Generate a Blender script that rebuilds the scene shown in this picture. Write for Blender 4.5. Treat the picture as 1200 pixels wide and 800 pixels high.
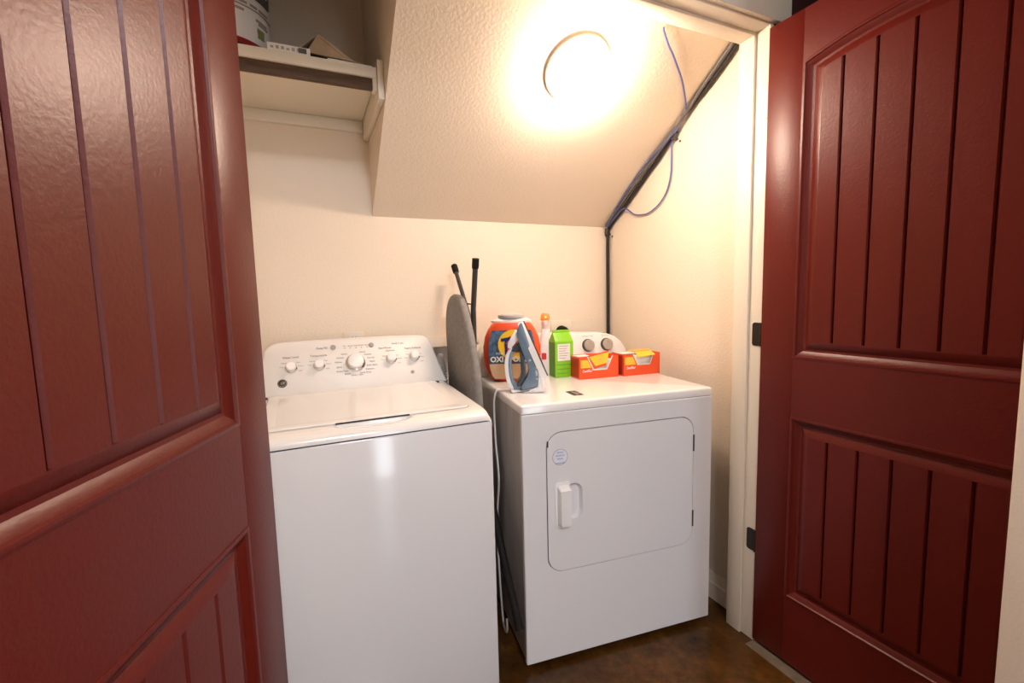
import bpy, bmesh, math, random
from mathutils import Vector, Matrix
random.seed(7)
for o in list(bpy.data.objects): bpy.data.objects.remove(o)
scene = bpy.context.scene
col = scene.collection
PI = math.pi

# ------------------------------------------------------------ camera
cam_d = bpy.data.cameras.new('camera'); cam = bpy.data.objects.new('camera', cam_d); col.objects.link(cam)
cam_d.sensor_width = 36; cam_d.lens = 532.86 / 1200 * 36; cam_d.clip_start = .02
yaw, pitch, roll = -.4235, -.0983, -.0249
fwd = Vector((-math.sin(yaw)*math.cos(pitch), math.cos(yaw)*math.cos(pitch), math.sin(pitch)))
rgt = Vector((math.cos(yaw), math.sin(yaw), 0)); upv = rgt.cross(fwd)
r2 = math.cos(roll)*rgt + math.sin(roll)*upv; u2 = -math.sin(roll)*rgt + math.cos(roll)*upv
mw = Matrix((r2, u2, -fwd)).transposed().to_4x4(); mw.translation = (-1.439, -1.9589, 1.2346)
cam.matrix_world = mw
scene.camera = cam

# ------------------------------------------------------------ world, lights, exposure
world = bpy.data.worlds.new('world'); scene.world = world; world.use_nodes = True
world.node_tree.nodes['Background'].inputs[0].default_value = (.75, .85, 1, 1)
world.node_tree.nodes['Background'].inputs[1].default_value = .4
LAMP_STRENGTH = 83.0
LAMP_COLOR = (1.0, .775, .60, 1)
HALL_FILL_STRENGTH = 65.0
WINDOW_STRENGTH = 8.0
vs = scene.view_settings
vs.view_transform = 'Standard'; vs.look = 'None'; vs.gamma = 1; vs.use_curve_mapping = False
vs.exposure = 0.36

# ------------------------------------------------------------ materials
MATS = {}
def mat(name, color, rough=.5, metal=0, bump=0, bscale=60, coat=0, var=0, vscale=4, emit=None, estr=0, trans=0, stretch=None, color2=None):
    m = bpy.data.materials.new(name); m.use_nodes = True; nt = m.node_tree; b = nt.nodes['Principled BSDF']
    b.inputs['Base Color'].default_value = (*color, 1); b.inputs['Roughness'].default_value = rough
    b.inputs['Metallic'].default_value = metal; b.inputs['Coat Weight'].default_value = coat
    b.inputs['Coat Roughness'].default_value = .08
    if trans: b.inputs['Transmission Weight'].default_value = trans
    if emit: b.inputs['Emission Color'].default_value = (*emit[:3], 1); b.inputs['Emission Strength'].default_value = estr
    if bump or var:
        tc = nt.nodes.new('ShaderNodeTexCoord'); src = tc.outputs['Object']
        if stretch:
            mp = nt.nodes.new('ShaderNodeMapping'); mp.inputs['Scale'].default_value = stretch
            nt.links.new(src, mp.inputs[0]); src = mp.outputs[0]
    if bump:
        n = nt.nodes.new('ShaderNodeTexNoise'); n.inputs['Scale'].default_value = bscale; n.inputs['Detail'].default_value = 3
        bp = nt.nodes.new('ShaderNodeBump'); bp.inputs['Strength'].default_value = bump; bp.inputs['Distance'].default_value = .004
        nt.links.new(src, n.inputs[0]); nt.links.new(n.outputs[0], bp.inputs['Height']); nt.links.new(bp.outputs[0], b.inputs['Normal'])
    if var:
        n2 = nt.nodes.new('ShaderNodeTexNoise'); n2.inputs['Scale'].default_value = vscale; n2.inputs['Detail'].default_value = 5
        rp = nt.nodes.new('ShaderNodeValToRGB'); rp.color_ramp.elements[0].position = .3; rp.color_ramp.elements[1].position = .7
        c2 = color2 or tuple(min(1, c*(1+var)) for c in color)
        rp.color_ramp.elements[0].color = (*(c*(1-var) for c in color), 1) if not color2 else (*color, 1)
        rp.color_ramp.elements[1].color = (*c2, 1)
        nt.links.new(src, n2.inputs[0]); nt.links.new(n2.outputs[0], rp.inputs[0]); nt.links.new(rp.outputs[0], b.inputs['Base Color'])
    MATS[name] = m
    return m
mat('wall', (.83, .725, .60), .55, bump=.35, bscale=110)
mat('wall_smooth', (.83, .725, .60), .6, bump=.15, bscale=160)
mat('accent_wall', (.045, .012, .010), .6, bump=.15, bscale=120)
mat('trim', (.80, .73, .61), .4, bump=.08, bscale=30, stretch=(1, 1, 8))
mat('shelf_paint', (.82, .75, .62), .45)
mat('brown_wood', (.085, .043, .017), .6, var=.3, vscale=18, stretch=(1, 8, 8))
mat('door_red', (.108, .0085, .0045), .37, bump=.10, bscale=140)
MATS['door_red'].node_tree.nodes['Principled BSDF'].inputs['Specular IOR Level'].default_value = .33
mat('enamel', (.80, .80, .82), .13, coat=.2)
mat('enamel_top', (.82, .81, .80), .20, coat=.5)
mat('plastic_white', (.80, .79, .77), .32)
mat('plastic_bright', (.86, .86, .86), .35)
mat('console_paint', (.82, .80, .78), .42)
mat('cabinet_grey', (.40, .38, .37), .38, metal=.25, var=.12, vscale=9, stretch=(1, 4, .6))  # streaky grey for the dryer cabinet, darker than its enamel front
mat('gap', (.03, .03, .032), .6)
mat('chrome', (.75, .74, .72), .12, metal=1)
mat('knob_grey', (.42, .37, .31), .35)
mat('knob_dark', (.06, .05, .04), .3)
mat('print_grey', (.16, .14, .12), .6)
mat('print_soft', (.38, .33, .28), .6)
mat('button_grey', (.36, .34, .32), .4)
mat('black', (.012, .011, .010), .6)
MATS['black'].node_tree.nodes['Principled BSDF'].inputs['Specular IOR Level'].default_value = .12
mat('badge', (.028, .022, .014), .45)
mat('badge_silver', (.55, .5, .42), .3, metal=.6)
mat('sticker', (.78, .80, .88), .4); mat('sticker_blue', (.22, .30, .62), .5); mat('sticker_ring', (.42, .32, .44), .5)
mat('grey_paint', (.30, .29, .28), .45)
mat('fabric_grey', (.25, .235, .22), .9, bump=.5, bscale=300, var=.15, vscale=60)
mat('tube_black', (.035, .030, .027), .38)
mat('hose_grey', (.30, .29, .27), .55)
mat('orange', (.82, .085, .018), .32)
mat('box_orange', (.80, .085, .018), .45)
mat('box_dark', (.38, .02, .008), .5)
mat('box_yellow', (.90, .55, .035), .5)
mat('box_amber', (.80, .42, .10), .5)
mat('white_paper', (.78, .76, .72), .6)
mat('ltd_white', (.82, .82, .82), .5)
mat('label_blue', (.055, .11, .20), .45, var=.8, vscale=55)
mat('logo_blue', (.010, .016, .17), .4)
mat('logo_yellow', (.95, .62, .02), .4)
mat('label_grey', (.055, .075, .12), .5)
mat('lid_grey', (.50, .48, .46), .35)
mat('label_tan', (.62, .42, .26), .5)
mat('iron_blue', (.13, .20, .28), .18, coat=.4)
mat('iron_dark', (.05, .065, .08), .2)
mat('iron_tint', (.20, .28, .36), .15)
mat('sole', (.16, .14, .13), .3, metal=.8)
mat('green', (.22, .55, .014), .45); mat('green_dark', (.09, .34, .02), .5)
mat('green_olive', (.24, .26, .10), .6)
mat('cap_orange', (.95, .33, .02), .35)
mat('clear_plastic', (.80, .70, .66), .25)
mat('red', (.55, .02, .03), .5); mat('bucket_red', (.28, .012, .012), .4)
mat('cable_black', (.018, .015, .013), .5); mat('cable_grey', (.13, .12, .12), .5); mat('wire_blue', (.10, .13, .36), .45)
mat('kraft', (.42, .31, .20), .8, var=.15, vscale=30); mat('paper_dark', (.10, .08, .07), .7)
mat('hinge_dark', (.03, .024, .02), .4, metal=.5)
mat('outlet', (.80, .72, .60), .4)
mat('lamp_ring', (.52, .45, .38), .4, metal=.3)
mat('lamp_glow', (1, .9, .75), .4, emit=LAMP_COLOR, estr=LAMP_STRENGTH)
mat('hall_fill', (1, 1, 1), .4, emit=(.96, .95, 1), estr=HALL_FILL_STRENGTH)
mat('window_glow', (.8, .9, 1), .1, emit=(.82, .91, 1), estr=WINDOW_STRENGTH)
mat('ceiling', (.78, .75, .70), .7, bump=.3, bscale=80)
# stained concrete floor
def floor_mat():
    m = bpy.data.materials.new('stained_concrete'); m.use_nodes = True; nt = m.node_tree; b = nt.nodes['Principled BSDF']
    L = nt.links.new
    tc = nt.nodes.new('ShaderNodeTexCoord')
    n1 = nt.nodes.new('ShaderNodeTexNoise'); n1.inputs['Scale'].default_value = 5; n1.inputs['Detail'].default_value = 8; n1.inputs['Roughness'].default_value = .65
    n2 = nt.nodes.new('ShaderNodeTexNoise'); n2.inputs['Scale'].default_value = 40; n2.inputs['Detail'].default_value = 4
    rp = nt.nodes.new('ShaderNodeValToRGB'); e = rp.color_ramp.elements
    e[0].position = .30; e[0].color = (.036, .0135, .0025, 1); e[1].position = .72; e[1].color = (.20, .085, .018, 1)
    mid = e.new(.5); mid.color = (.095, .037, .007, 1)
    mix = nt.nodes.new('ShaderNodeMix'); mix.data_type = 'RGBA'; mix.blend_type = 'MULTIPLY'; mix.inputs[0].default_value = .45
    L(tc.outputs['Object'], n1.inputs[0]); L(tc.outputs['Object'], n2.inputs[0]); L(n1.outputs[0], rp.inputs[0])
    L(rp.outputs[0], mix.inputs[6]); L(n2.outputs[1], mix.inputs[7])
    L(mix.outputs[2], b.inputs['Base Color'])
    b.inputs['Roughness'].default_value = .20; b.inputs['Specular IOR Level'].default_value = .3
    bp = nt.nodes.new('ShaderNodeBump'); bp.inputs['Strength'].default_value = .06; L(n2.outputs[0], bp.inputs['Height']); L(bp.outputs[0], b.inputs['Normal'])
    MATS['floor'] = m
floor_mat()
mat('strip_grey', (.15, .11, .075), .5, var=.25, vscale=25)

# ------------------------------------------------------------ mesh helpers
class MB:
    def __init__(s): s.v = []; s.f = []
    def add(s, vs, fs):
        n = len(s.v); s.v += [tuple(v) for v in vs]; s.f += [tuple(i+n for i in f) for f in fs]; return s
    def box(s, x0, x1, y0, y1, z0, z1):
        return s.add([(x, y, z) for x in (x0, x1) for y in (y0, y1) for z in (z0, z1)],
                     [(0,1,3,2),(4,6,7,5),(0,4,5,1),(2,3,7,6),(0,2,6,4),(1,5,7,3)])
    def prism(s, pts, fn, d0, d1):
        """closed 2-D loop pts, fn(a,b,depth)->xyz, extruded between two depths"""
        n = len(pts); v = [fn(a, b, d0) for a, b in pts] + [fn(a, b, d1) for a, b in pts]
        f = [tuple(range(n))[::-1], tuple(range(n, 2*n))] + [(i, (i+1) % n, n+(i+1) % n, n+i) for i in range(n)]
        return s.add(v, f)
    def lathe(s, prof, c=(0, 0, 0), seg=32, M=None, ring=False):
        if ring: prof = list(prof)+[prof[0]]
        v = []; f = []; k = len(prof)
        for j in range(seg):
            a = 2*PI*j/seg
            for r, z in prof:
                p = Vector((r*math.cos(a), r*math.sin(a), z))
                if M: p = M @ p
                v.append((p.x+c[0], p.y+c[1], p.z+c[2]))
        for j in range(seg):
            for i in range(k-1):
                a, b = j*k+i, ((j+1) % seg)*k+i
                f.append((a, b, b+1, a+1))
        if ring: return s.add(v, f)
        if prof[0][0] > 1e-6: f.append(tuple(j*k for j in range(seg))[::-1])
        if prof[-1][0] > 1e-6: f.append(tuple(j*k+k-1 for j in range(seg)))
        return s.add(v, f)
    def tube(s, path, r, seg=10, cap=True):
        P = [Vector(p) for p in path]; n = len(P); v = []; f = []
        rr = r if isinstance(r, (list, tuple)) else [r]*n
        t0 = (P[1]-P[0]).normalized(); a = Vector((0, 0, 1)) if abs(t0.z) < .9 else Vector((1, 0, 0))
        nx = t0.cross(a).normalized()
        for i in range(n):
            t = (P[min(i+1, n-1)]-P[max(i-1, 0)]).normalized()
            nx = (nx-t*nx.dot(t)).normalized(); ny = t.cross(nx)
            for j in range(seg):
                q = P[i]+rr[i]*(math.cos(2*PI*j/seg)*nx+math.sin(2*PI*j/seg)*ny); v.append(q)
        for i in range(n-1):
            for j in range(seg):
                k = (j+1) % seg; f.append((i*seg+j, i*seg+k, (i+1)*seg+k, (i+1)*seg+j))
        if cap: f.append(tuple(range(seg))[::-1]); f.append(tuple(range((n-1)*seg, n*seg)))
        return s.add(v, f)
    def grid(s, rows, closed=False):
        """rows: list of equal length point lists"""
        k = len(rows[0]); v = [p for r in rows for p in r]; f = []
        for i in range(len(rows)-1):
            for j in range(k if closed else k-1):
                a, b = i*k+j, i*k+(j+1) % k; f.append((a, b, b+k, a+k))
        return s.add(v, f)
    def build(s, name, material, parent=None, bevel=0, bseg=2, smooth=True, angle=35):
        me = bpy.data.meshes.new(name); bm = bmesh.new()
        vv = [bm.verts.new(p) for p in s.v]
        for f in s.f:
            try: bm.faces.new([vv[i] for i in f])
            except ValueError: pass
        bmesh.ops.remove_doubles(bm, verts=bm.verts, dist=1e-6)
        bmesh.ops.recalc_face_normals(bm, faces=bm.faces)
        if bevel:
            es = [e for e in bm.edges if e.is_manifold and e.calc_face_angle(0) > math.radians(30)]
            bmesh.ops.bevel(bm, geom=es, offset=bevel, segments=bseg, profile=.5, affect='EDGES', clamp_overlap=True)
        bm.to_mesh(me); bm.free()
        me.materials.append(MATS[material])
        if smooth:
            me.shade_smooth(); me.set_sharp_from_angle(angle=math.radians(angle))
        o = bpy.data.objects.new(name, me); col.objects.link(o)
        if parent: o.parent = parent
        return o
def cr(pts, n=8):
    """Catmull-Rom through points"""
    P = [Vector(p) for p in pts]; P = [2*P[0]-P[1]]+P+[2*P[-1]-P[-2]]; out = []
    for i in range(1, len(P)-2):
        for k in range(n):
            t = k/n; a, b, c, d = P[i-1:i+3]
            out.append(.5*((2*b)+(c-a)*t+(2*a-5*b+4*c-d)*t*t+(3*b-a-3*c+d)*t**3))
    out.append(P[-2]); return out
def cr2(pts, n=6):
    """closed 2-D Catmull-Rom"""
    m = len(pts); out = []
    for i in range(m):
        a, b, c, d = [Vector(pts[(i+k) % m]) for k in (-1, 0, 1, 2)]
        for k in range(n):
            t = k/n; q = .5*((2*b)+(c-a)*t+(2*a-5*b+4*c-d)*t*t+(3*b-a-3*c+d)*t**3); out.append((q.x, q.y))
    return out
def rrect(x0, x1, z0, z1, r, n=6):
    out = []
    for cx, cz, a0 in ((x1-r, z1-r, 0), (x0+r, z1-r, PI/2), (x0+r, z0+r, PI), (x1-r, z0+r, 1.5*PI)):
        for k in range(n+1): a = a0+k*PI/2/n; out.append((cx+r*math.cos(a), cz+r*math.sin(a)))
    return out
def thing(name, label, cat, loc=(0, 0, 0), rz=0, group=None):
    o = bpy.data.objects.new(name, None); col.objects.link(o); o.empty_display_size = .05
    o.location = loc; o.rotation_euler = (0, 0, rz); o['label'] = label; o['category'] = cat
    if group: o['group'] = group
    return o
def tag(o, label, cat, group=None):
    o['label'] = label; o['category'] = cat
    if group: o['group'] = group
    return o
def struct(o, label, cat='structure'):
    o['kind'] = 'structure'; o['label'] = label; o['category'] = cat; return o
XZ = lambda a, b, d: (a, d, b)          # loop in x-z, depth y
YZ = lambda a, b, d: (d, a, b)
XY = lambda a, b, d: (a, b, d)
def text(name, s, size, M, material, parent, extrude=.0004, shear=0, sx=1, offset=0):
    """flat lettering; M places the x-y text plane"""
    c = bpy.data.curves.new('t', 'FONT'); c.body = s; c.size = size; c.extrude = extrude; c.align_x = 'CENTER'; c.align_y = 'CENTER'; c.shear = shear; c.offset = offset; c.resolution_u = 2
    t = bpy.data.objects.new('t', c); col.objects.link(t)
    dg = bpy.context.evaluated_depsgraph_get(); me = bpy.data.meshes.new_from_object(t.evaluated_get(dg))
    bpy.data.objects.remove(t); bpy.data.curves.remove(c)
    me.transform(Matrix.Diagonal((sx, 1, 1, 1))); me.transform(M); me.materials.clear(); me.materials.append(MATS[material]); me.name = name
    o = bpy.data.objects.new(name, me); col.objects.link(o); o.parent = parent
    return o
def front(x, y, z, tilt=0, rot=0):
    """matrix putting a flat x-y design upright facing -y; tilt leans it back"""
    return Matrix.Translation((x, y, z)) @ Matrix.Rotation(PI/2-tilt, 4, 'X') @ Matrix.Rotation(rot, 4, 'Z')

# ------------------------------------------------------------ dimensions of the place
HX, HX2, HY = -.0705, -1.5234, -.928          # door hinge lines, hall face of the front wall
XS, ZS, K = -1.1664, 1.5738, .692             # left side of the stair soffit, its foot height, its slope
XL = -1.84                                     # closet left wall
JB = HY + .100                                 # inner face of the front wall
HT = 2.056                                     # underside of the head jamb
CEIL = 2.72

# floor
o = MB().box(-3.2, 1.5, -4.9, .12, -.12, 0).build('floor', 'floor'); struct(o, 'brown stained concrete floor', 'floor')
# back wall with an opening for the utility box
BX0, BX1, BZ0, BZ1 = -.955, -.747, .86, 1.022
m = MB()
for (a, b, c, d) in ((XL-.1, BX0, 0, CEIL), (BX1, .1, 0, CEIL), (BX0, BX1, 0, BZ0), (BX0, BX1, BZ1, CEIL)): m.box(a, b, 0, .12, c, d)
struct(m.build('wall_back', 'wall', smooth=False), 'cream textured back wall of the laundry closet', 'wall')
struct(MB().box(0, .12, JB, 0, 0, CEIL).build('wall_right', 'wall'), 'cream textured right wall with a baseboard', 'wall')
struct(MB().box(XL-.1, XL, JB, 0, 0, CEIL).build('wall_left', 'wall'), 'cream closet wall behind the left red door', 'wall')
# soffit under the stairs
yf = JB; zf = ZS + K*(-yf)
m = MB().prism([(0, ZS), (yf, zf), (yf, CEIL), (0, CEIL)], YZ, XS, 0)
struct(m.build('ceiling', 'wall', smooth=False), 'sloped cream ceiling under the stairs', 'ceiling')
struct(MB().box(XL, XS, JB, 0, CEIL-.06, CEIL).build('ceiling', 'ceiling'), 'flat closet ceiling high above the shelf', 'ceiling')
# front wall (two skins) around the double door opening
m = MB(); m.box(HX+.02, 1.5, HY+.05, JB, 0, CEIL); m.box(XL-.1, HX2-.05, HY+.05, JB, 0, CEIL); m.box(HX2-.05, HX+.02, HY+.05, JB, HT+.02, CEIL)
struct(m.build('wall_front', 'wall_smooth', smooth=False), 'cream inner face of the closet front wall', 'wall')
m = MB(); m.box(HX+.02, 1.5, HY, HY+.05, 0, CEIL); m.box(-3.2, HX2-.05, HY, HY+.05, 0, CEIL); m.box(HX2-.05, HX+.02, HY, HY+.05, HT+.02, CEIL)
struct(m.build('wall_hall', 'accent_wall', smooth=False), 'dark hall side of the wall above the red door', 'wall')
# jambs, stops and casing
jr = struct(MB().box(HX+.004, HX+.02, HY-.002, JB+.002, 0, HT+.016).build('trim_1', 'trim', bevel=.001), 'cream door jamb between dryer and right red door', 'door frame')
MB().box(HX-.006, HX+.004, HY+.045, JB+.002, 0, HT).build('door_stop', 'trim', jr, bevel=.0015)
jl = struct(MB().box(HX2-.05, HX2-.034, HY-.002, JB+.002, 0, HT+.016).build('trim_2', 'trim', bevel=.001), 'cream door jamb behind the left red door', 'door frame')
MB().box(HX2-.034, HX2-.024, HY+.045, JB+.002, 0, HT).build('door_stop', 'trim', jl, bevel=.0015)
jh = struct(MB().box(HX2-.034, HX+.004, HY-.002, JB+.002, HT, HT+.016).build('trim_3', 'trim', bevel=.001), 'cream head jamb across the top of the doorway', 'door frame')
MB().box(HX2-.024, HX-.006, HY+.045, JB+.002, HT-.010, HT).build('door_stop', 'trim', jh, bevel=.0015)
cs = struct(MB().box(HX2-.115, HX+.080, HY-.018, HY, HT+.006, HT+.09).build('trim_4', 'trim', bevel=.003), 'pale head casing board above the doorway', 'door frame')
MB().box(HX+.042, HX+.080, HY-.018, HY, 0, HT+.006).build('casing_leg', 'trim', cs, bevel=.003)
MB().box(HX2-.115, HX2-.06, HY-.018, HY, 0, HT+.006).build('casing_leg', 'trim', cs, bevel=.003)
# baseboard on the right wall and the rest of the closet
bb = MB().prism([(0, 0), (-.016, 0), (-.016, .066), (-.012, .072), (-.012, .080), (-.007, .094), (-.003, .105), (0, .105)], lambda a, b, d: (a, d, b), JB, -.0005)
struct(bb.build('baseboard_right', 'trim', angle=20), 'cream moulded baseboard beside the dryer', 'baseboard')
struct(MB().box(XL, -.017, -.014, 0, 0, .10).build('baseboard_back', 'trim', bevel=.003), 'cream baseboard along the back wall behind the machines', 'baseboard')
# grey strip of floor along the doorway edge
struct(MB().box(-.105, -.050, -1.78, HY-.003, -.001, .0012).build('trim_5', 'strip_grey'), 'grey floor strip under the right red door', 'floor strip')
# hall around the camera
struct(MB().box(-.300, -.135, -4.8, -1.606, 0, CEIL).build('wall_hall_right', 'wall_smooth', bevel=.006, bseg=3), 'cream hall wall end in front of the right red door', 'wall')
struct(MB().box(-3.3, -3.2, -4.9, HY, 0, CEIL).build('wall_hall_left', 'wall_smooth'), 'cream hall wall on the far left', 'wall')
struct(MB().box(1.5, 1.6, -4.9, JB, 0, CEIL).build('wall_hall_far', 'wall_smooth'), 'cream wall beyond the right red door', 'wall')
struct(MB().box(-3.3, 1.6, -4.9, JB, CEIL, CEIL+.1).build('ceiling', 'ceiling'), 'white hall ceiling', 'ceiling')
WX0, WX1 = -.85, -.53
m = MB()
for (a, b, c, d) in ((-3.3, WX0, 0, CEIL), (WX1, 1.6, 0, CEIL), (WX0, WX1, 0, .06), (WX0, WX1, 2.56, CEIL), (WX0, WX1, 1.80, 2.20)): m.box(a, b, -4.9, -4.8, c, d)
struct(m.build('wall_hall_back', 'wall_smooth', smooth=False), 'cream hall wall with a narrow window', 'wall')
for k, (c, d) in enumerate(((.06, 1.80), (2.20, 2.56))):
    w = struct(MB().box(WX0, WX1, -4.87, -4.86, c, d).build('window_%d' % (k+1), 'window_glow'), 'narrow daylit hall window ' + ('above' if k else 'below') + ' the rail', 'window')
    f = MB(); f.box(WX0-.04, WX0, -4.8, -4.78, c-.04, d+.04); f.box(WX1, WX1+.04, -4.8, -4.78, c-.04, d+.04); f.box(WX0, WX1, -4.8, -4.78, c-.04, c); f.box(WX0, WX1, -4.8, -4.78, d, d+.04)
    f.build('window_frame', 'trim', w)
fill_light = thing('ceiling_lamp', 'round fill light added out of view behind the camera', 'lamp', (-1.25, -3.0, CEIL))  # added fill light, out of view, brightens the appliance fronts
MB().lathe([(0, 0), (.26, 0), (.26, -.04), (.24, -.04)], seg=40).build('base', 'plastic_white', fill_light)
MB().lathe([(.24, -.035), (.21, -.07), (.13, -.095), (0, -.105)], seg=40).build('diffuser', 'hall_fill', fill_light)

# ------------------------------------------------------------ closet lamp on the sloped ceiling
def closet_lamp():
    n = Vector((0, -K, -1)).normalized()
    t = thing('ceiling_lamp', 'glowing round dome lamp on the sloped ceiling', 'lamp', (-.563, -.598, ZS+K*.598))
    t.rotation_mode = 'QUATERNION'; t.rotation_quaternion = Vector((0, 0, 1)).rotation_difference(n)
    MB().lathe([(0, 0), (.110, 0), (.113, .004), (.113, .014), (.108, .018), (.092, .018)], seg=48).build('trim_ring', 'lamp_ring', t)
    MB().lathe([(.102, .017), (.101, .046), (.094, .060), (.080, .072), (.055, .080), (.028, .085), (0, .087)], seg=48).build('diffuser', 'lamp_glow', t)
closet_lamp()

# ------------------------------------------------------------ doors
DW, DH0, DH1 = .7587, .012, 2.044
def make_door(name, label, loc, ang, s, hn=-.004):
    t = bpy.data.objects.new(name, None); col.objects.link(t); t.location = loc; t.rotation_euler = (0, 0, ang); struct(t, label, 'door')
    P = lambda u, z, n: (u, s*n, z)
    c = DW/2; U0, U1 = .108, DW-.108
    def pr(pts, n0, n1, nm, bev=0, mt='door_red'):
        return MB().prism(pts, P, n0, n1).build(nm, mt, t, bevel=bev)
    R = lambda a, b, z0, z1: [(a, z0), (b, z0), (b, z1), (a, z1)]
    pr(R(.0005, DW-.0005, DH0, DH1), -.035, -.013, 'core')
    g = .0005
    pr(R(0, U0-g, DH0, DH1), -.0135, 0, 'stile', .0008); pr(R(U1+g, DW, DH0, DH1), -.0135, 0, 'stile', .0008)
    arch = lambda u: 1.895 + .04*(1-((u-c)/.272)**2)
    N = 20
    ZL0, ZL1, ZU0 = .235, .837, 1.022
    pr(R(U0, U1, DH0, ZL0), -.0135, 0, 'rail'); pr(R(U0, U1, ZL1, ZU0), -.0135, 0, 'rail')
    top = [(U1, DH1), (U0, DH1)] + [(U0+(U1-U0)*k/N, arch(U0+(U1-U0)*k/N)) for k in range(N+1)]
    pr(top, -.0135, 0, 'rail')
    prof = [(0, -.002), (0, .0012), (.003, .0022), (.0075, .0018), (.010, -.002), (.014, -.0035), (.024, -.0115), (.031, -.012), (.033, -.0105), (.053, -.0025), (.0555, -.0025), (.0555, -.013)]
    def panel(z0, ztop):
        def loop(o, n):
            a0, a1 = U0+o, U1-o
            pts = [(a0, z0+o), (a1, z0+o)] + [(a1+(a0-a1)*k/N, ztop(a1+(a0-a1)*k/N)-o) for k in range(N+1)]
            return [P(u, z, n) for u, z in pts]
        m = MB().grid([loop(o, n) for o, n in prof], closed=True); m.build('panel_moulding', 'door_red', t, angle=25)
        f0, f1 = U0+.0555, U1-.0555
        cuts = [f0] + [c+(i-2)*.0811 for i in range(5)] + [f1]
        for i in range(6):
            a, b = cuts[i]+(.0020 if i else 0), cuts[i+1]-(.0020 if i < 5 else 0)
            def outline(ins, n):
                e0 = ins if i else 0; e1 = ins if i < 5 else 0
                aa, b2 = a+e0, b-e1
                return [P(aa, z0+.0555, n), P(b2, z0+.0555, n)] + [P(b2+(aa-b2)*k/5, ztop(b2+(aa-b2)*k/5)-.0555, n) for k in range(6)]
            lo, mi, hi = outline(0, -.0125), outline(0, -.0070), outline(.0028, -.0025)
            mm = MB().grid([lo, mi, hi], closed=True); mm.add(hi, [tuple(range(len(hi)))])
            mm.build('plank', 'door_red', t, smooth=False)
    panel(ZL0, lambda u: ZL1); panel(ZU0, arch)
    for z0, z1, mt in ((1.050, 1.128, 'hinge_dark'), (.330, .408, 'hinge_dark'), (1.778, 1.864, 'trim')):
        h = MB().tube([P(-.003, z0, hn), P(-.003, z1, hn)], .0055, 10).build('hinge', mt, t)
        lf = MB().prism(rrect(-.031, -.003 if hn < -.01 else .001, z0, z1, .009, 4), lambda a, b, d: P(d, b, a), -.0018, -.0004)
        lf.build('hinge_leaf', mt, h)
    return t
make_door('door_1', 'dark red panel door swung open on the left, nearest the washer', (HX2+.0016, HY-.019, 0), -1.9033, 1, -.034)
make_door('door_2', 'dark red panel door swung open on the right, beside the dryer', (HX, HY-.003, 0), -1.5458, -1)
# jamb side hinge leaves
for z0, z1, mt in ((1.050, 1.128, 'hinge_dark'), (.330, .408, 'hinge_dark'), (1.778, 1.864, 'trim')):
    MB().prism(rrect(HY+.002, HY+.032, z0, z1, .009, 4), YZ, HX+.0025, HX+.004).build('hinge_leaf', mt, jr)

# ------------------------------------------------------------ shelf
def make_shelf():
    SY = -.400
    t = thing('wall_shelf', 'cream wooden wall shelf high on the left above the washer', 'shelf', (-1.5, 0, 1.93))
    def B(name, mt, *a, bev=.0015): 
        x0, x1, y0, y1, z0, z1 = a
        MB().box(x0+1.5, x1+1.5, y0, y1, z0-1.93, z1-1.93).build(name, mt, t, bevel=bev)
    B('board', 'shelf_paint', XL+.001, XS-.022, SY+.001, -.001, 1.936, 1.962)
    B('front_edge', 'shelf_paint', XL+.001, XS-.022, SY-.014, SY+.001, 1.932, 1.963)
    B('stiffener', 'brown_wood', XL+.001, XS-.034, SY-.004, SY+.016, 1.900, 1.9355)
    B('cleat', 'shelf_paint', XS-.020, XS-.001, SY-.022, -.001, 1.868, 1.985)
    B('cleat_block', 'shelf_paint', XS-.034, XS-.0205, SY-.008, SY+.03, 1.898, 1.9355)
    B('ledger', 'shelf_paint', XL+.001, XS-.022, -.020, -.001, 1.895, 1.9355)
make_shelf()

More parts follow.
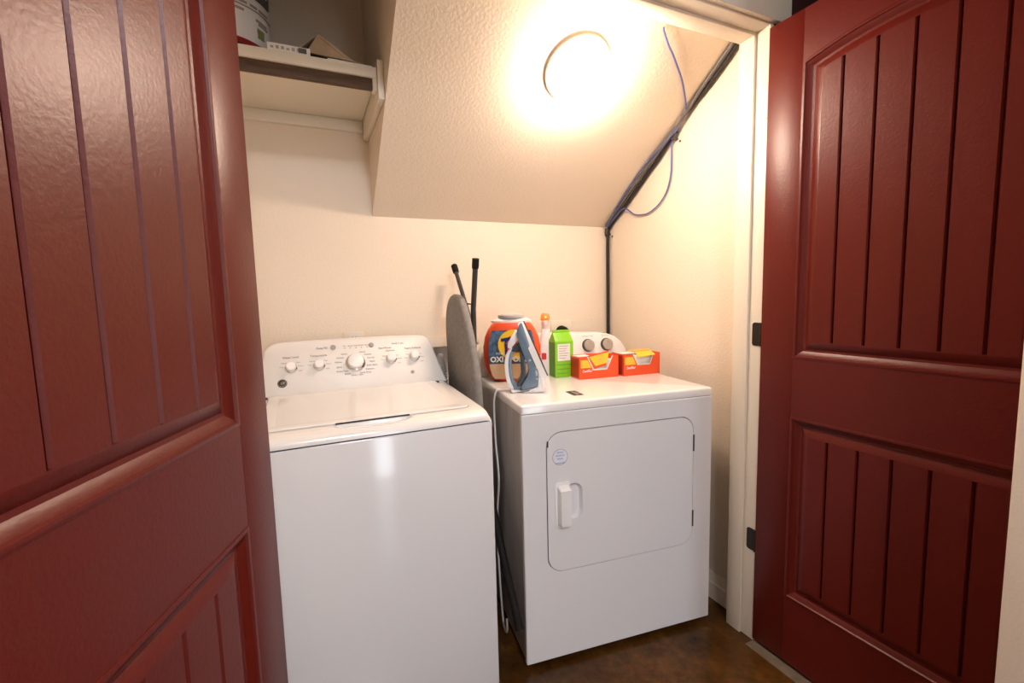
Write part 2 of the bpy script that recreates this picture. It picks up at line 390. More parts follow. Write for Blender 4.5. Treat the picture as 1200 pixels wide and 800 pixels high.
# ------------------------------------------------------------ washer
def make_washer():
    t = thing('washing_machine', 'white top-load washing machine with a row of chrome-rimmed knobs', 'washer', (-1.285, -.727, 0))
    HWD = .330
    MB().box(-HWD, HWD, 0, .64, .020, .8685).build('cabinet', 'enamel', t, bevel=.005, bseg=3)
    for x in (-.28, .28):
        for y in (.05, .58): MB().lathe([(0, 0), (.022, 0), (.022, .012), (.012, .014), (.012, .03), (0, .03)], (x, y, 0), 16).build('foot', 'black', t)
    MB().box(-HWD+.004, HWD-.004, .003, .63, .864, .8745).build('seam', 'gap', t)
    # top cover: lofted profile (y,z) with rounded ends and a scooped finger recess
    prof = [(.004, .8712), (.000, .8722), (.0005, .881), (.006, .889), (.018, .8955), (.036, .8995), (.056, .9015), (.066, .9022)] + [(.066+.424*k/10, .9022+.0128*k/10) for k in range(1, 11)] + [(.56, .918), (.64, .918)]
    xs = [-HWD+.66*k/66 for k in range(67)]
    def drop(x, y):
        e = abs(x)/HWD
        side = -.020*max(0, (e-.955)/.045)**2.2
        f = max(0, 1-(x/.107)**2); yy = y
        lim = .062; lo = .062-.046*f**.5 if f else .062
        sc = 0
        if f and lo < yy < .0622: sc = -.011*math.sin(PI/2*min(1, (yy-lo)/(.055-lo+1e-6)))*min(1, f*2.2)
        return side+sc
    fy = []
    for k in range(len(prof)-1):
        n = 4 if prof[k+1][0] < .07 and prof[k][0] > .005 else 1
        for q in range(n): fy.append((prof[k][0]+(prof[k+1][0]-prof[k][0])*q/n, prof[k][1]+(prof[k+1][1]-prof[k][1])*q/n))
    fy.append(prof[-1])
    rows = []
    for y, z in fy:
        rows.append([(x, y, z+drop(x, y)) for x in xs])
    m = MB().grid(rows)
    # skirt down the sides and back
    left = [r[0] for r in rows]; right = [r[-1] for r in rows]
    m.grid([left, [(p[0], p[1], .874) for p in left]]); m.grid([right, [(p[0], p[1], .874) for p in right]])
    m.build('top_cover', 'enamel_top', t, angle=50)
    # lid: a shallow panel standing just proud of the cover
    lid = []
    zc = lambda y: .9022+.0128*(y-.066)/.424
    def ring(ins, dz):
        pts = rrect(-.285+ins, .285-ins, .064+ins, .478-ins, max(.004, .022-ins), 5)
        return [(x, y, zc(y)+dz) for x, y in pts]
    rs = [ring(0, -.001), ring(0, .003), ring(.0025, .0055), ring(.030, .0055), ring(.036, .0045)]
    lm = MB().grid(rs, closed=True); lm.add(rs[-1], [tuple(range(len(rs[-1])))])
    lo = lm.build('lid', 'enamel_top', t, angle=40)
    MB().box(-.100, .100, .0612, .068, .9012, .9056).build('handle_slot', 'gap', lo)
    for x in (-.292, .292): MB().box(x-.004, x+.004, .455, .478, .912, .918).build('hinge', 'gap', lo)
    gp = MB().grid([ring(-.0025, .0006), ring(0, .0007)], closed=True).build('lid_gap', 'print_soft', lo)
    # console: shaped front outline, leaning back
    y0, z0, y1, z1 = .492, .912, .590, 1.090
    tilt = math.atan2(y1-y0, z1-z0); H = math.hypot(y1-y0, z1-z0)
    def wid(s):   # half width against height on the panel
        return .335-.035*(s/H)
    out = [(-wid(0), 0), (wid(0), 0)]
    R_ = .055
    for k in range(9):
        a = k*PI/2/8; out.append((wid(H)-R_+R_*math.cos(a), H-R_*.85+R_*.85*math.sin(a)))
    for k in range(1, 12): xx = (wid(H)-R_)*(1-2*k/12); out.append((xx, H+.004*(1-(xx/(wid(H)-R_))**2)))
    for k in range(9):
        a = PI/2+k*PI/2/8; out.append((-wid(H)+R_+R_*math.cos(a), H-R_*.85+R_*.85*math.sin(a)))
    def cp(x, s, d):  # point on the console panel, d = out of the panel
        bow = -.010*(s/H)*(1-s/H)*4
        return (x, y0+math.sin(tilt)*s-math.cos(tilt)*d-bow*0, z0+math.cos(tilt)*s+math.sin(tilt)*d)
    m = MB()
    rim = [cp(x, s, 0) for x, s in out]; cx_, cs_ = 0, H*.5
    ins = [cp(x*.975, cs_+(s-cs_)*.94, .006) for x, s in out]
    back = [(x*.99, .655, cp(x, s, 0)[2]-.004) for x, s in out]
    m.grid([ins, rim, back], closed=True); m.add(ins, [tuple(range(len(ins)))]); m.add(back, [tuple(range(len(back)))[::-1]])
    con = m.build('console', 'console_paint', t, angle=50)
    CM = lambda x, s, d=.0064: Matrix.Translation(cp(x, s, d)) @ Matrix.Rotation(PI/2-tilt, 4, 'X')
    def knob(x, s, r, big=False):
        M = CM(x, s, .006)
        k = MB().lathe([(0, 0), (r*1.22, 0), (r*1.24, .004), (r*1.10, .009), (r*1.0, .010), (r*.97, .012)], M=M, seg=28).build('knob', 'chrome', con)
        MB().lathe([(r*.98, .008), (r*.98, .020), (r*.93, .026), (r*.80, .028), (0, .0285)], M=M, seg=28).build('knob_cap', 'plastic_bright', k)
        a = .3
        q = MB(); q.box(r*1.0, r*1.22, -.0022, .0022, .004, .0105)
        q.v = [tuple(M @ (Matrix.Rotation(-.25, 3, 'Z') @ Vector(v))) for v in q.v]
        q.build('pointer', 'knob_dark', k)
    S0 = .104
    for x, s, r in ((-.213, S0-.004, .0165), (-.122, S0-.003, .0165), (.003, S0-.002, .0285), (.133, S0+.001, .0165), (.222, S0+.004, .0165)): knob(x, s, r)
    lab = [(-.213, S0+.037, 'Water Level'), (-.122, S0+.037, 'Temperature'), (.133, S0+.038, 'Options'), (.222, S0+.042, 'Fabric Softener'),
           (-.109, S0+.0655, 'Deep Fill'), (.115, S0+.050, 'Start/Pause'), (.165, S0+.066, 'Hold 3 sec')]
    for x, s, w in lab: text('lettering', w, .0105, CM(x, s), 'print_grey', con)
    for x in (-.070, .066):
        MB().lathe([(.0, 0), (.0095, 0), (.0095, .003), (.0075, .004), (0, .004)], M=CM(x, S0+.0655, .006), seg=20).build('button', 'button_grey', con)
    for k, w in enumerate(('Fill', 'Soak', 'Wash', 'Rinse', 'Spin')):
        text('lettering', w, .0085, CM(-.030+.020*k, S0+.068), 'print_soft', con)
        MB().lathe([(0, 0), (.0017, 0), (.0017, .001), (0, .001)], M=CM(-.030+.020*k, S0+.059, .006), seg=10).build('indicator_light', 'print_grey', con)
    cyc = [(62, 'Casual'), (40, 'Cottons'), (20, 'Normal'), (2, 'Heavy'), (-16, 'Bulky Items'), (-36, 'Delicates'), (-58, 'Quick Rinse'), (-88, 'Drain + Spin'), (-122, 'Speed'), (150, 'Sanitize'), (128, 'Colors'), (172, 'Whites'), (195, 'Jeans'), (218, 'Active Wear')]
    for a, w in cyc:
        a = math.radians(a); text('lettering', w, .0082, CM(.003+.060*math.cos(a), S0-.002+.048*math.sin(a)), 'print_grey', con)
    for kx in (-.213, -.122, .133, .222):
        for a in (-30, 10, 45, 135, 170):
            a = math.radians(a); text('lettering', ('Med', 'Warm', 'High', 'Cold', 'Off')[int(abs(a*7)) % 5], .0068, CM(kx+.032*math.cos(a), S0-.002+.026*math.sin(a)), 'print_soft', con)
    # round emblem with intertwined script letters
    bd = MB().lathe([(0, 0), (.0150, 0), (.0150, .002), (.0135, .003), (0, .003)], M=CM(-.243, S0-.058, .006), seg=28).build('emblem', 'badge', con)
    MB().lathe([(.0122, .003), (.0122, .0034), (.0129, .0034), (.0129, .003)], M=CM(-.243, S0-.058, .006), seg=28, ring=True).build('emblem_ring', 'badge_silver', bd)
    text('emblem_script', 'GE', .0120, CM(-.243, S0-.058, .0092), 'badge_silver', bd, shear=.3)
    MB().lathe([(0, 0), (.007, 0), (.007, .0008), (0, .0008)], M=CM(.207, S0-.058, .006), seg=20).build('print_mark', 'print_soft', con)
make_washer()

# ------------------------------------------------------------ dryer
DX, DY, DTH = -.1278, -.7885, -.1223
def make_dryer():
    t = thing('clothes_dryer', 'white front-load clothes dryer with a square door and round sticker', 'dryer', (DX, DY, 0), DTH)
    Wd = .724
    # cabinet with a door-shaped step: shell made of body and front panel
    MB().box(-Wd+.003, -.003, .014, .655, .022, .864).build('cabinet', 'cabinet_grey', t, bevel=.003)
    # front panel with opening for the door
    DU0, DU1, DZ0, DZ1 = -.645, -.080, .325, .800
    o_ = rrect(-Wd, 0, .020, .864, .004, 6); i_ = rrect(DU0, DU1, DZ0, DZ1, .055, 6)
    m = MB()
    ro = [(x, 0, z) for x, z in o_]; ri = [(x, 0, z) for x, z in i_]
    ro2 = [(x, .016, z) for x, z in o_]; ri2 = [(x, .0135, z) for x, z in i_]
    rof = [(x*1.0+(.003 if x < -.3 else -.003), -.003, z+(.003 if z < .4 else -.003)) for x, z in o_]; rif = [(x, -.003, z) for x, z in i_]
    m.grid([ro2, ro, rof, rif, ri2], closed=True)
    m.build('front_panel', 'enamel', t, smooth=False)
    MB().prism(rrect(DU0, DU1, DZ0, DZ1, .055, 6), XZ, .0128, .0140).build('door_gap', 'gap', t)
    # door with a handle scoop on its left
    dl = rrect(DU0+.003, DU1-.003, DZ0+.003, DZ1-.003, .052, 6)
    hx0, hx1, hz0, hz1 = -.566, -.518, .500, .622
    hole = [(hx0-.01, hz0+.004), (hx0-.01, hz1-.004)] + [(hx1-.03+.03*math.sin(k*PI/2/6), hz1-.03+.03*math.cos(k*PI/2/6)) for k in range(7)] + [(hx1-.03+.03*math.cos(k*PI/2/6), hz0+.03-.03*math.sin(k*PI/2/6)) for k in range(7)]
    bm_pts = dl
    # door skin: annulus between the outline and the scoop outline, matched by angle
    cxh, czh = (hx0+hx1)/2, (hz0+hz1)/2
    hang = sorted(hole, key=lambda p: math.atan2(p[1]-czh, p[0]-cxh))
    m = MB()
    me = bmesh.new()
    vo = [me.verts.new((x, -.0050, z)) for x, z in dl]; vh = [me.verts.new((x, -.0050, z)) for x, z in hang]
    eo = [me.edges.new((vo[i], vo[(i+1) % len(vo)])) for i in range(len(vo))]; eh = [me.edges.new((vh[i], vh[(i+1) % len(vh)])) for i in range(len(vh))]
    bmesh.ops.triangle_fill(me, use_beauty=True, use_dissolve=False, edges=eo+eh)
    me.verts.ensure_lookup_table(); me.verts.index_update()
    m.add([tuple(v.co) for v in me.verts], [tuple(v.index for v in f.verts) for f in me.faces]); me.free()
    out2 = [(x*1+(.002 if x < -.36 else -.002)*-1, -.003, z) for x, z in dl]
    m.grid([[(x, -.0050, z) for x, z in dl], [(x, .010, z) for x, z in dl]], closed=True)
    sc1 = [(cxh+(x-cxh)*.93, .000, czh+(z-czh)*.97) for x, z in hang]; sc2 = [(cxh+(x-cxh)*.70, .009, czh+(z-czh)*.85) for x, z in hang]
    m.grid([[(x, -.0050, z) for x, z in hang], sc1, sc2], closed=True); m.add(sc2, [tuple(range(len(sc2)))])
    door = m.build('door', 'enamel', t, angle=30)
    # handle grip standing proud beside the scoop
    h = MB(); a0 = rrect(-.617, -.564, .478, .634, .010, 4); a1 = rrect(-.609, -.566, .486, .622, .008, 4); a2 = rrect(-.606, -.567, .489, .612, .006, 4)
    g0 = [(x, -.0045, z) for x, z in a0]; g1 = [(x, -.0075, z) for x, z in a0]; g2 = [(x, -.009, z) for x, z in a1]; g3 = [(x, -.026, z) for x, z in a2]; g4 = [(-.5865+(x+.5865)*.88, -.030, .55+(z-.55)*.96) for x, z in a2]
    h.grid([g0, g1, g2, g3, g4], closed=True); h.add(g4, [tuple(range(len(g4)))]); h.build('handle', 'plastic_bright', door, angle=40)
    st = MB().lathe([(0, 0), (.0275, 0), (.0275, .0006), (0, .0006)], M=front(-.597, -.0050, .716), seg=36).build('sticker', 'sticker', door)
    MB().lathe([(.0252, .0006), (.0252, .0011), (.0268, .0011), (.0268, .0006)], M=front(-.597, -.0050, .716), seg=36, ring=True).build('sticker_ring', 'sticker_ring', st)
    for k, (w, s_) in enumerate((('SERVICE', .0062), ('APPLIANCE', .0062), ('REPAIR', .0062), ('000-000-0000', .0060))):
        text('lettering', w, s_, front(-.597, -.0060, .731-.0105*k-(.004 if k == 3 else 0)), 'sticker_blue', st)
    MB().box(-.642, -.637, -.0056, -.0045, .752, .772).build('catch', 'gap', door)
    for z in (.42, .70): MB().box(DU1-.004, DU1+.002, -.0065, .004, z-.030, z+.030).build('door_hinge', 'knob_dark', door)
    # top panel
    tp = MB()
    TO = rrect(-Wd, 0, .0, .655, .006, 4)
    rr = [[(x, y, .866) for x, y in TO], [(x, y, .888) for x, y in TO]]
    for ins, z in ((.002, .8915), (.006, .8938), (.012, .8945)):
        rr.append([(x+(ins if x < -.36 else -ins), y+(ins if y < .3 else -ins), z) for x, y in TO])
    tp.grid(rr, closed=True); tp.add(rr[-1], [tuple(range(len(rr[-1])))]); tp.add(rr[0], [tuple(range(len(rr[0])))[::-1]])
    top = tp.build('top_panel', 'enamel_top', t, angle=45)
    MB().box(-Wd+.004, -.004, .004, .64, .8635, .8665).build('seam', 'gap', t)
    bdg = MB().prism(rrect(-.512, -.474, .068, .140, .003, 2), XY, .8945, .8953).build('badge_plate', 'badge', top)
    MB().box(-.496, -.488, .078, .130, .8952, .8957).build('badge_print', 'badge_silver', bdg); MB().box(-.484, -.480, .086, .122, .8952, .8957).build('badge_print', 'badge_silver', bdg)
    # console: broad arch across the back of the top
    H = .172; yb = .560; tl = .16
    def carch(ins):
        pts = []
        n = 10; R_ = .135
        L_, R2 = -Wd+.002+ins, -.002-ins
        pts.append((L_, ins*.3)); pts.append((R2, ins*.3))
        for k in range(n+1): a = k*PI/2/n; pts.append((R2-R_+R_*math.cos(a), H-.120-ins+.112*math.sin(a)))
        for k in range(1, 8): x = R2-R_+(L_+R_-(R2-R_))*k/8; pts.append((x, H-.008-ins+.008*math.sin(PI*k/8)))
        for k in range(n+1): a = PI/2+k*PI/2/n; pts.append((L_+R_+R_*math.cos(a), H-.120-ins+.112*math.sin(a)))
        return pts
    c = lambda x, s, d: (x, yb+math.sin(tl)*s-math.cos(tl)*d, .8945+math.cos(tl)*s+math.sin(tl)*d)
    r0 = [c(x, s, .006) for x, s in carch(.006)]; r1 = [c(x, s, .002) for x, s in carch(.001)]; r1b = [c(x, s, -.004) for x, s in carch(0)]
    r3 = [(x, .650, c(x, s, 0)[2]) for x, s in carch(0)]
    m = MB(); m.grid([r0, r1, r1b, r3], closed=True); m.add(r0, [tuple(range(len(r0)))]); m.add(r3, [tuple(range(len(r3)))[::-1]])
    con = m.build('console', 'plastic_white', t, angle=50)
    CM = lambda x, s, d=.006: Matrix.Translation(c(x, s, d)) @ Matrix.Rotation(PI/2-tl, 4, 'X')
    for x, s, w in ((-.203, .108, 'TEMPERATURE'), (-.108, .108, 'AUTO DRY')):
        k = MB().lathe([(0, 0), (.030, 0), (.030, .003), (.0275, .006), (.026, .016), (.0235, .0185)], M=CM(x, s), seg=32).build('knob', 'knob_dark', con)
        MB().lathe([(.0262, .012), (.0262, .0165), (.0235, .0205), (0, .0205)], M=CM(x, s), seg=32).build('knob_cap', 'knob_grey', k)
        q = MB().box(-.0016, .0016, .004, .023, .0203, .0215); q.v = [tuple(CM(x, s) @ Vector(v)) for v in q.v]; q.build('pointer', 'print_soft', k)
        text('lettering', w, .0085, CM(x, s+.042), 'print_soft', con)
        for a in (-50, -20, 20, 60, 120, 160, 200): text('lettering', '-', .012, CM(x+.040*math.cos(math.radians(a)), s+.036*math.sin(math.radians(a))), 'print_soft', con)
    for x in (-.68, -.05):
        for y in (.06, .60): MB().lathe([(0, 0), (.02, 0), (.02, .012), (.010, .014), (.010, .024), (0, .024)], (x, y, 0), 14).build('foot', 'black', t)
make_dryer()
DM = Matrix.Translation((DX, DY, 0)) @ Matrix.Rotation(DTH, 4, 'Z')
DTOP = .8947
def on_dryer(u, w): p = DM @ Vector((-u, w, DTOP)); return (p.x, p.y, DTOP)
FACE = -.43   # turn that faces the camera

# ------------------------------------------------------------ detergent tub
def make_tub():
    t = thing('detergent_tub', 'orange laundry pod tub with blue label and white lid', 'tub', on_dryer(.608, .455), FACE)
    def oct_(w, h, z0):  # front silhouette half widths
        pass
    sil = [(0, .066), (.008, .082), (.028, .100), (.060, .112), (.100, .117), (.140, .117), (.178, .110), (.208, .097), (.227, .084), (.236, .073)]
    rows = []
    for z, hw in sil:
        d = .062*(hw/.117)**.35
        row = []
        for k in range(40):
            a = 2*PI*k/40; ca, sa = math.cos(a), math.sin(a); e = .62
            row.append((hw*math.copysign(abs(ca)**e, ca), d*math.copysign(abs(sa)**e, sa), z))
        rows.append(row)
    m = MB().grid(rows, closed=True); m.add(rows[0], [tuple(range(40))[::-1]]); m.add(rows[-1], [tuple(range(40))])
    m.build('body', 'orange', t, angle=50)
    rows = []
    for z, hw in ((.236, .082), (.243, .083), (.250, .070), (.253, .062)):
        rows.append([(hw*math.cos(2*PI*k/40), .052*hw/.083*math.sin(2*PI*k/40), z) for k in range(40)])
    m = MB().grid(rows, closed=True); m.add(rows[0], [tuple(range(40))[::-1]]); m.add(rows[-1], [tuple(range(40))]); lid = m.build('lid', 'plastic_white', t, angle=30)
    MB().lathe([(0, .253), (.052, .253), (.054, .258), (.053, .266), (.048, .270), (0, .271)], seg=36).build('cap', 'lid_grey', lid)
    # front label: follows the silhouette, on the flat face
    yF = -.0635
    def sub(z0, z1, sc, y, name, mt, par, n=8):
        import bisect
        def hwz(z):
            for i in range(len(sil)-1):
                if sil[i][0] <= z <= sil[i+1][0]: f = (z-sil[i][0])/(sil[i+1][0]-sil[i][0]); return sil[i][1]+f*(sil[i+1][1]-sil[i][1])
            return .06
        zs = [z0+(z1-z0)*k/n for k in range(n+1)]
        pts = [(hwz(z)*sc, z) for z in zs] + [(-hwz(z)*sc, z) for z in zs[::-1]]
        return MB().prism(pts, XZ, y, y+.006).build(name, mt, par)
    lb = sub(.014, .208, .80, yF-.0005, 'label', 'label_blue', t)
    sub(.074, .108, .80, yF-.0012, 'label_band', 'label_grey', lb, 3); sub(.014, .074, .80, yF-.0010, 'label_panel', 'label_tan', lb, 4)
    # round target behind the word mark
    for r0, r1, mt, dy in ((.036, .060, 'logo_yellow', .0018), (0, .036, 'orange', .0020)):
        MB().lathe([(r0, 0), (r1, 0), (r1, .001), (r0, .001)] if r0 else [(0, 0), (r1, 0), (r1, .001), (0, .001)], M=front(.006, yF-dy+.001, .150), seg=40, ring=bool(r0)).build('logo_ring' if r0 else 'logo_disc', mt, lb)
    text('lettering', 'Tide', .090, front(.012, yF-.0030, .146, rot=.14), 'logo_blue', lb, shear=.22, offset=.0022, sx=.72)
    text('lettering', 'OXI', .030, front(-.060, yF-.0022, .0915), 'ltd_white', lb, extrude=.0006, offset=.0011)
    text('lettering', 'PODS', .030, front(.026, yF-.0022, .0915), 'ltd_white', lb, extrude=.0006, offset=.0011)
    text('lettering', 'POWER', .012, front(-.042, yF-.0022, .115), 'ltd_white', lb)
make_tub()

# ------------------------------------------------------------ steam iron standing on its heel
def make_iron():
    t = thing('steam_iron', 'white and blue-grey steam iron standing on its heel with a white cord', 'iron', on_dryer(.631, .215), FACE)
    k = .00305/8
    def q(x, y): return ((x-240)*k, (720-y)*k)
    def ext(pts, half, name, mt, par, n=1, sm=1.0, bev=.004, smooth_n=4):
        p = cr2([q(*a) for a in pts], smooth_n) if smooth_n else [q(*a) for a in pts]
        return MB().prism(p, XZ, -half, half).build(name, mt, par, bevel=bev, bseg=2)
    # soleplate: teardrop in the plane running from tip to heel, seen edge on
    A0 = Vector(q(222, 62)); A1 = Vector(q(428, 560)); ax = (A1-A0); L = ax.length; ax.normalize(); nn = Vector((-ax.y, ax.x))  # nn points right/up
    if nn.x < 0: nn = -nn
    def plate(o0, o1, f, name, mt, par, l0=0, l1=1):
        rows = []
        N = 14
        for oo, sc in ((o0, f), (o1, 1)):
            loop = []
            for s_ in list(range(N+1)):
                u = l0+(l1-l0)*s_/N; h = .056*sc*math.sin(PI/2*min(1, u*1.25+.02))**.75
                loop.append((u, h))
            full = [(u, -h) for u, h in loop] + [(u, h) for u, h in loop[::-1]]
            rows.append([((A0+ax*(u*L)+nn*oo).x, h, (A0+ax*(u*L)+nn*oo).y) for u, h in full])
        m = MB().grid(rows, closed=True); m.add(rows[0], [tuple(range(len(rows[0])))]); m.add(rows[1], [tuple(range(len(rows[1])))[::-1]])
        return m.build(name, mt, par, angle=40)
    plate(.0000, .0050, .97, 'soleplate', 'sole', t)
    skirt = plate(-.0215, .0002, .92, 'skirt', 'plastic_bright', t)
    # white lower flank down to the heel
    ext([(300, 300), (330, 320), (412, 560), (400, 712), (250, 700), (345, 660), (352, 560), (335, 400)], .050, 'flank', 'plastic_bright', skirt, smooth_n=0, bev=.006)
    # blue-grey body
    ext([(200, 70), (235, 150), (310, 380), (350, 470), (362, 640), (300, 672), (215, 690), (190, 660), (250, 560), (255, 470), (205, 330), (180, 260), (160, 160)], .043, 'body', 'iron_blue', t, bev=.008, smooth_n=3)
    ext([(180, 300), (210, 340), (236, 440), (236, 560), (205, 640), (160, 668), (150, 640), (190, 560), (186, 420)], .030, 'water_tank', 'iron_dark', t, bev=.004, smooth_n=3)
    # nose with spray nozzle
    ext([(150, 135), (186, 185), (165, 235), (100, 315), (70, 300), (75, 262)], .026, 'nose', 'plastic_bright', t, smooth_n=0, bev=.004)
    tr = MB(); a, b = q(60, 262), q(100, 318)
    tr.tube(cr([(a[0], 0, a[1]), ((a[0]+b[0])/2-.001, 0, (a[1]+b[1])/2+.003), (b[0], 0, b[1])], 4), .0035).build('steam_trigger', 'sole', t)
    # handle: white outer strip and tinted inner strip, arched from nose to heel
    def strip(outer, inner, half, name, mt, par):
        o = cr([(*q(*p), 0) for p in outer], 5); i = cr([(*q(*p), 0) for p in inner], 5)
        pts = [(p.x, p.y) for p in o] + [(p.x, p.y) for p in i[::-1]]
        return MB().prism(pts, XZ, -half, half).build(name, mt, par, bevel=.003)
    hd = strip([(100, 305), (60, 360), (40, 440), (42, 540), (60, 640), (105, 722)], [(118, 310), (88, 370), (76, 440), (78, 540), (96, 630), (130, 700)], .017, 'handle', 'plastic_bright', t)
    strip([(118, 310), (88, 370), (76, 440), (78, 540), (96, 630), (130, 700)], [(150, 330), (118, 385), (106, 450), (110, 550), (130, 625), (190, 650)], .015, 'handle_grip', 'iron_tint', hd)
    ext([(104, 330), (150, 275), (190, 250), (215, 300), (190, 345), (140, 345)], .017, 'handle_bridge', 'iron_dark', hd, smooth_n=3, bev=.004)
    ext([(118, 640), (190, 636), (230, 690), (120, 702)], .022, 'handle_foot', 'iron_tint', hd, smooth_n=0, bev=.004)
    # heel rest
    ext([(88, 685), (110, 722), (395, 718), (392, 660), (300, 678), (200, 700), (130, 698)], .047, 'heel_rest', 'plastic_bright', t, smooth_n=0, bev=.005)
    for i, (x, y) in enumerate(((332, 485), (332, 520), (336, 555), (338, 590))):
        c0 = q(x, y); MB().lathe([(0, 0), (.0032, 0), (.0032, .001), (0, .001)], M=front(c0[0], -.0428, c0[1]), seg=12).build('indicator', 'lid_grey', t)
    c0 = q(275, 415); MB().lathe([(0, 0), (.004, 0), (.004, .0015), (0, .0015)], M=front(c0[0], -.0428, c0[1]), seg=14).build('setting_mark', 'lid_grey', t)
    c0, c1 = q(248, 185), q(292, 268)
    # cord: across the top, over the edge and down the dryer's side (in the iron's own frame)
    inv = (Matrix.Translation(Vector(on_dryer(.631, .215))) @ Matrix.Rotation(FACE, 4, 'Z')).inverted()
    loc = [(.690, .222, DTOP+.010), (.715, .235, DTOP+.0065), (.734, .245, DTOP+.004), (.741, .255, .870), (.742, .262, .815), (.742, .250, .700), (.742, .222, .580), (.743, .250, .440), (.743, .258, .300), (.743, .240, .150), (.743, .215, .035), (.743, .185, .012), (.743, .162, .030), (.743, .162, .075)]
    pts = [inv @ (DM @ Vector((-u, w, z))) for u, w, z in loc]
    MB().tube(cr(pts, 8), .0036, 8).build('cord', 'plastic_bright', t)
make_iron()

# ------------------------------------------------------------ spray bottle behind the iron
def make_spray():
    t = thing('spray_bottle', 'slim white bottle with an orange cap between tub and green carton', 'bottle', on_dryer(.444, .490), FACE)
    rows = []
    for z, hx, hy in ((0, .027, .020), (.006, .030, .023), (.120, .028, .022), (.160, .024, .020), (.185, .019, .017), (.198, .017, .015), (.200, .0165, .0145)):
        rows.append([(hx*math.copysign(abs(math.cos(2*PI*k/28))**.6, math.cos(2*PI*k/28)), hy*math.copysign(abs(math.sin(2*PI*k/28))**.6, math.sin(2*PI*k/28)), z) for k in range(28)])
    m = MB().grid(rows, closed=True); m.add(rows[0], [tuple(range(28))[::-1]]); m.add(rows[-1], [tuple(range(28))]); b = m.build('body', 'ltd_white', t, angle=40)
    MB().prism(rrect(-.020, .000, .070, .098, .004, 3), XZ, -.0236, -.0215).build('label_mark', 'red', b)
    MB().lathe([(.0165, .199), (.0165, .212), (.0175, .214), (.0175, .232), (.012, .236), (0, .236)], seg=24).build('collar', 'clear_plastic', t)
    cp_ = MB().prism([(-.021, .236), (.017, .236), (.019, .250), (.015, .264), (-.012, .268), (-.018, .258)], XZ, -.014, .014).build('cap', 'cap_orange', t, bevel=.003)
    MB().box(-.004, .004, -.0152, -.013, .246, .254).build('nozzle', 'plastic_bright', cp_)
make_spray()

# ------------------------------------------------------------ green carton
def make_carton():
    t = thing('green_carton', 'lime green carton with a white label and gabled top', 'carton', on_dryer(.398, .435), FACE+.32)
    hx, hy, h = .041, .034, .150
    v = [(-hx, -hy, 0), (hx, -hy, 0), (hx, hy, 0), (-hx, hy, 0), (-hx, -hy, h), (hx, -hy, h), (hx, hy, h), (-hx, hy, h), (-hx+.003, -.004, h+.036), (hx-.003, -.004, h+.036), (hx-.003, .004, h+.036), (-hx+.003, .004, h+.036)]
    b = MB().add(v, [(0,3,2,1),(0,1,5,4),(1,2,6,5),(2,3,7,6),(3,0,4,7),(4,5,9,8),(6,7,11,10),(8,9,10,11),(5,6,10,9),(7,4,8,11)]).build('body', 'green', t, bevel=.0012)
    MB().box(-hx+.003, hx-.003, -.003, .003, h+.034, h+.046).build('top_fold', 'green', t, bevel=.001)
    MB().box(-hx-.0006, -hx+.002, -hy+.003, hy-.003, .004, h-.004).build('side_print', 'green_dark', b)
    lb = MB().box(-.030, .026, -hy-.0008, -hy+.001, .070, .140).build('label', 'white_paper', b)
    for k in range(6): MB().box(-.024, .018-.006*(k % 3), -hy-.0011, -hy, .130-.010*k, .1325-.010*k).build('print_line', 'print_soft', lb)
    for k in range(3): MB().box(-.034, .032-.008*k, -hy-.0007, -hy+.001, .052-.018*k, .055-.018*k).build('print_line', 'green_dark', b)
make_carton()

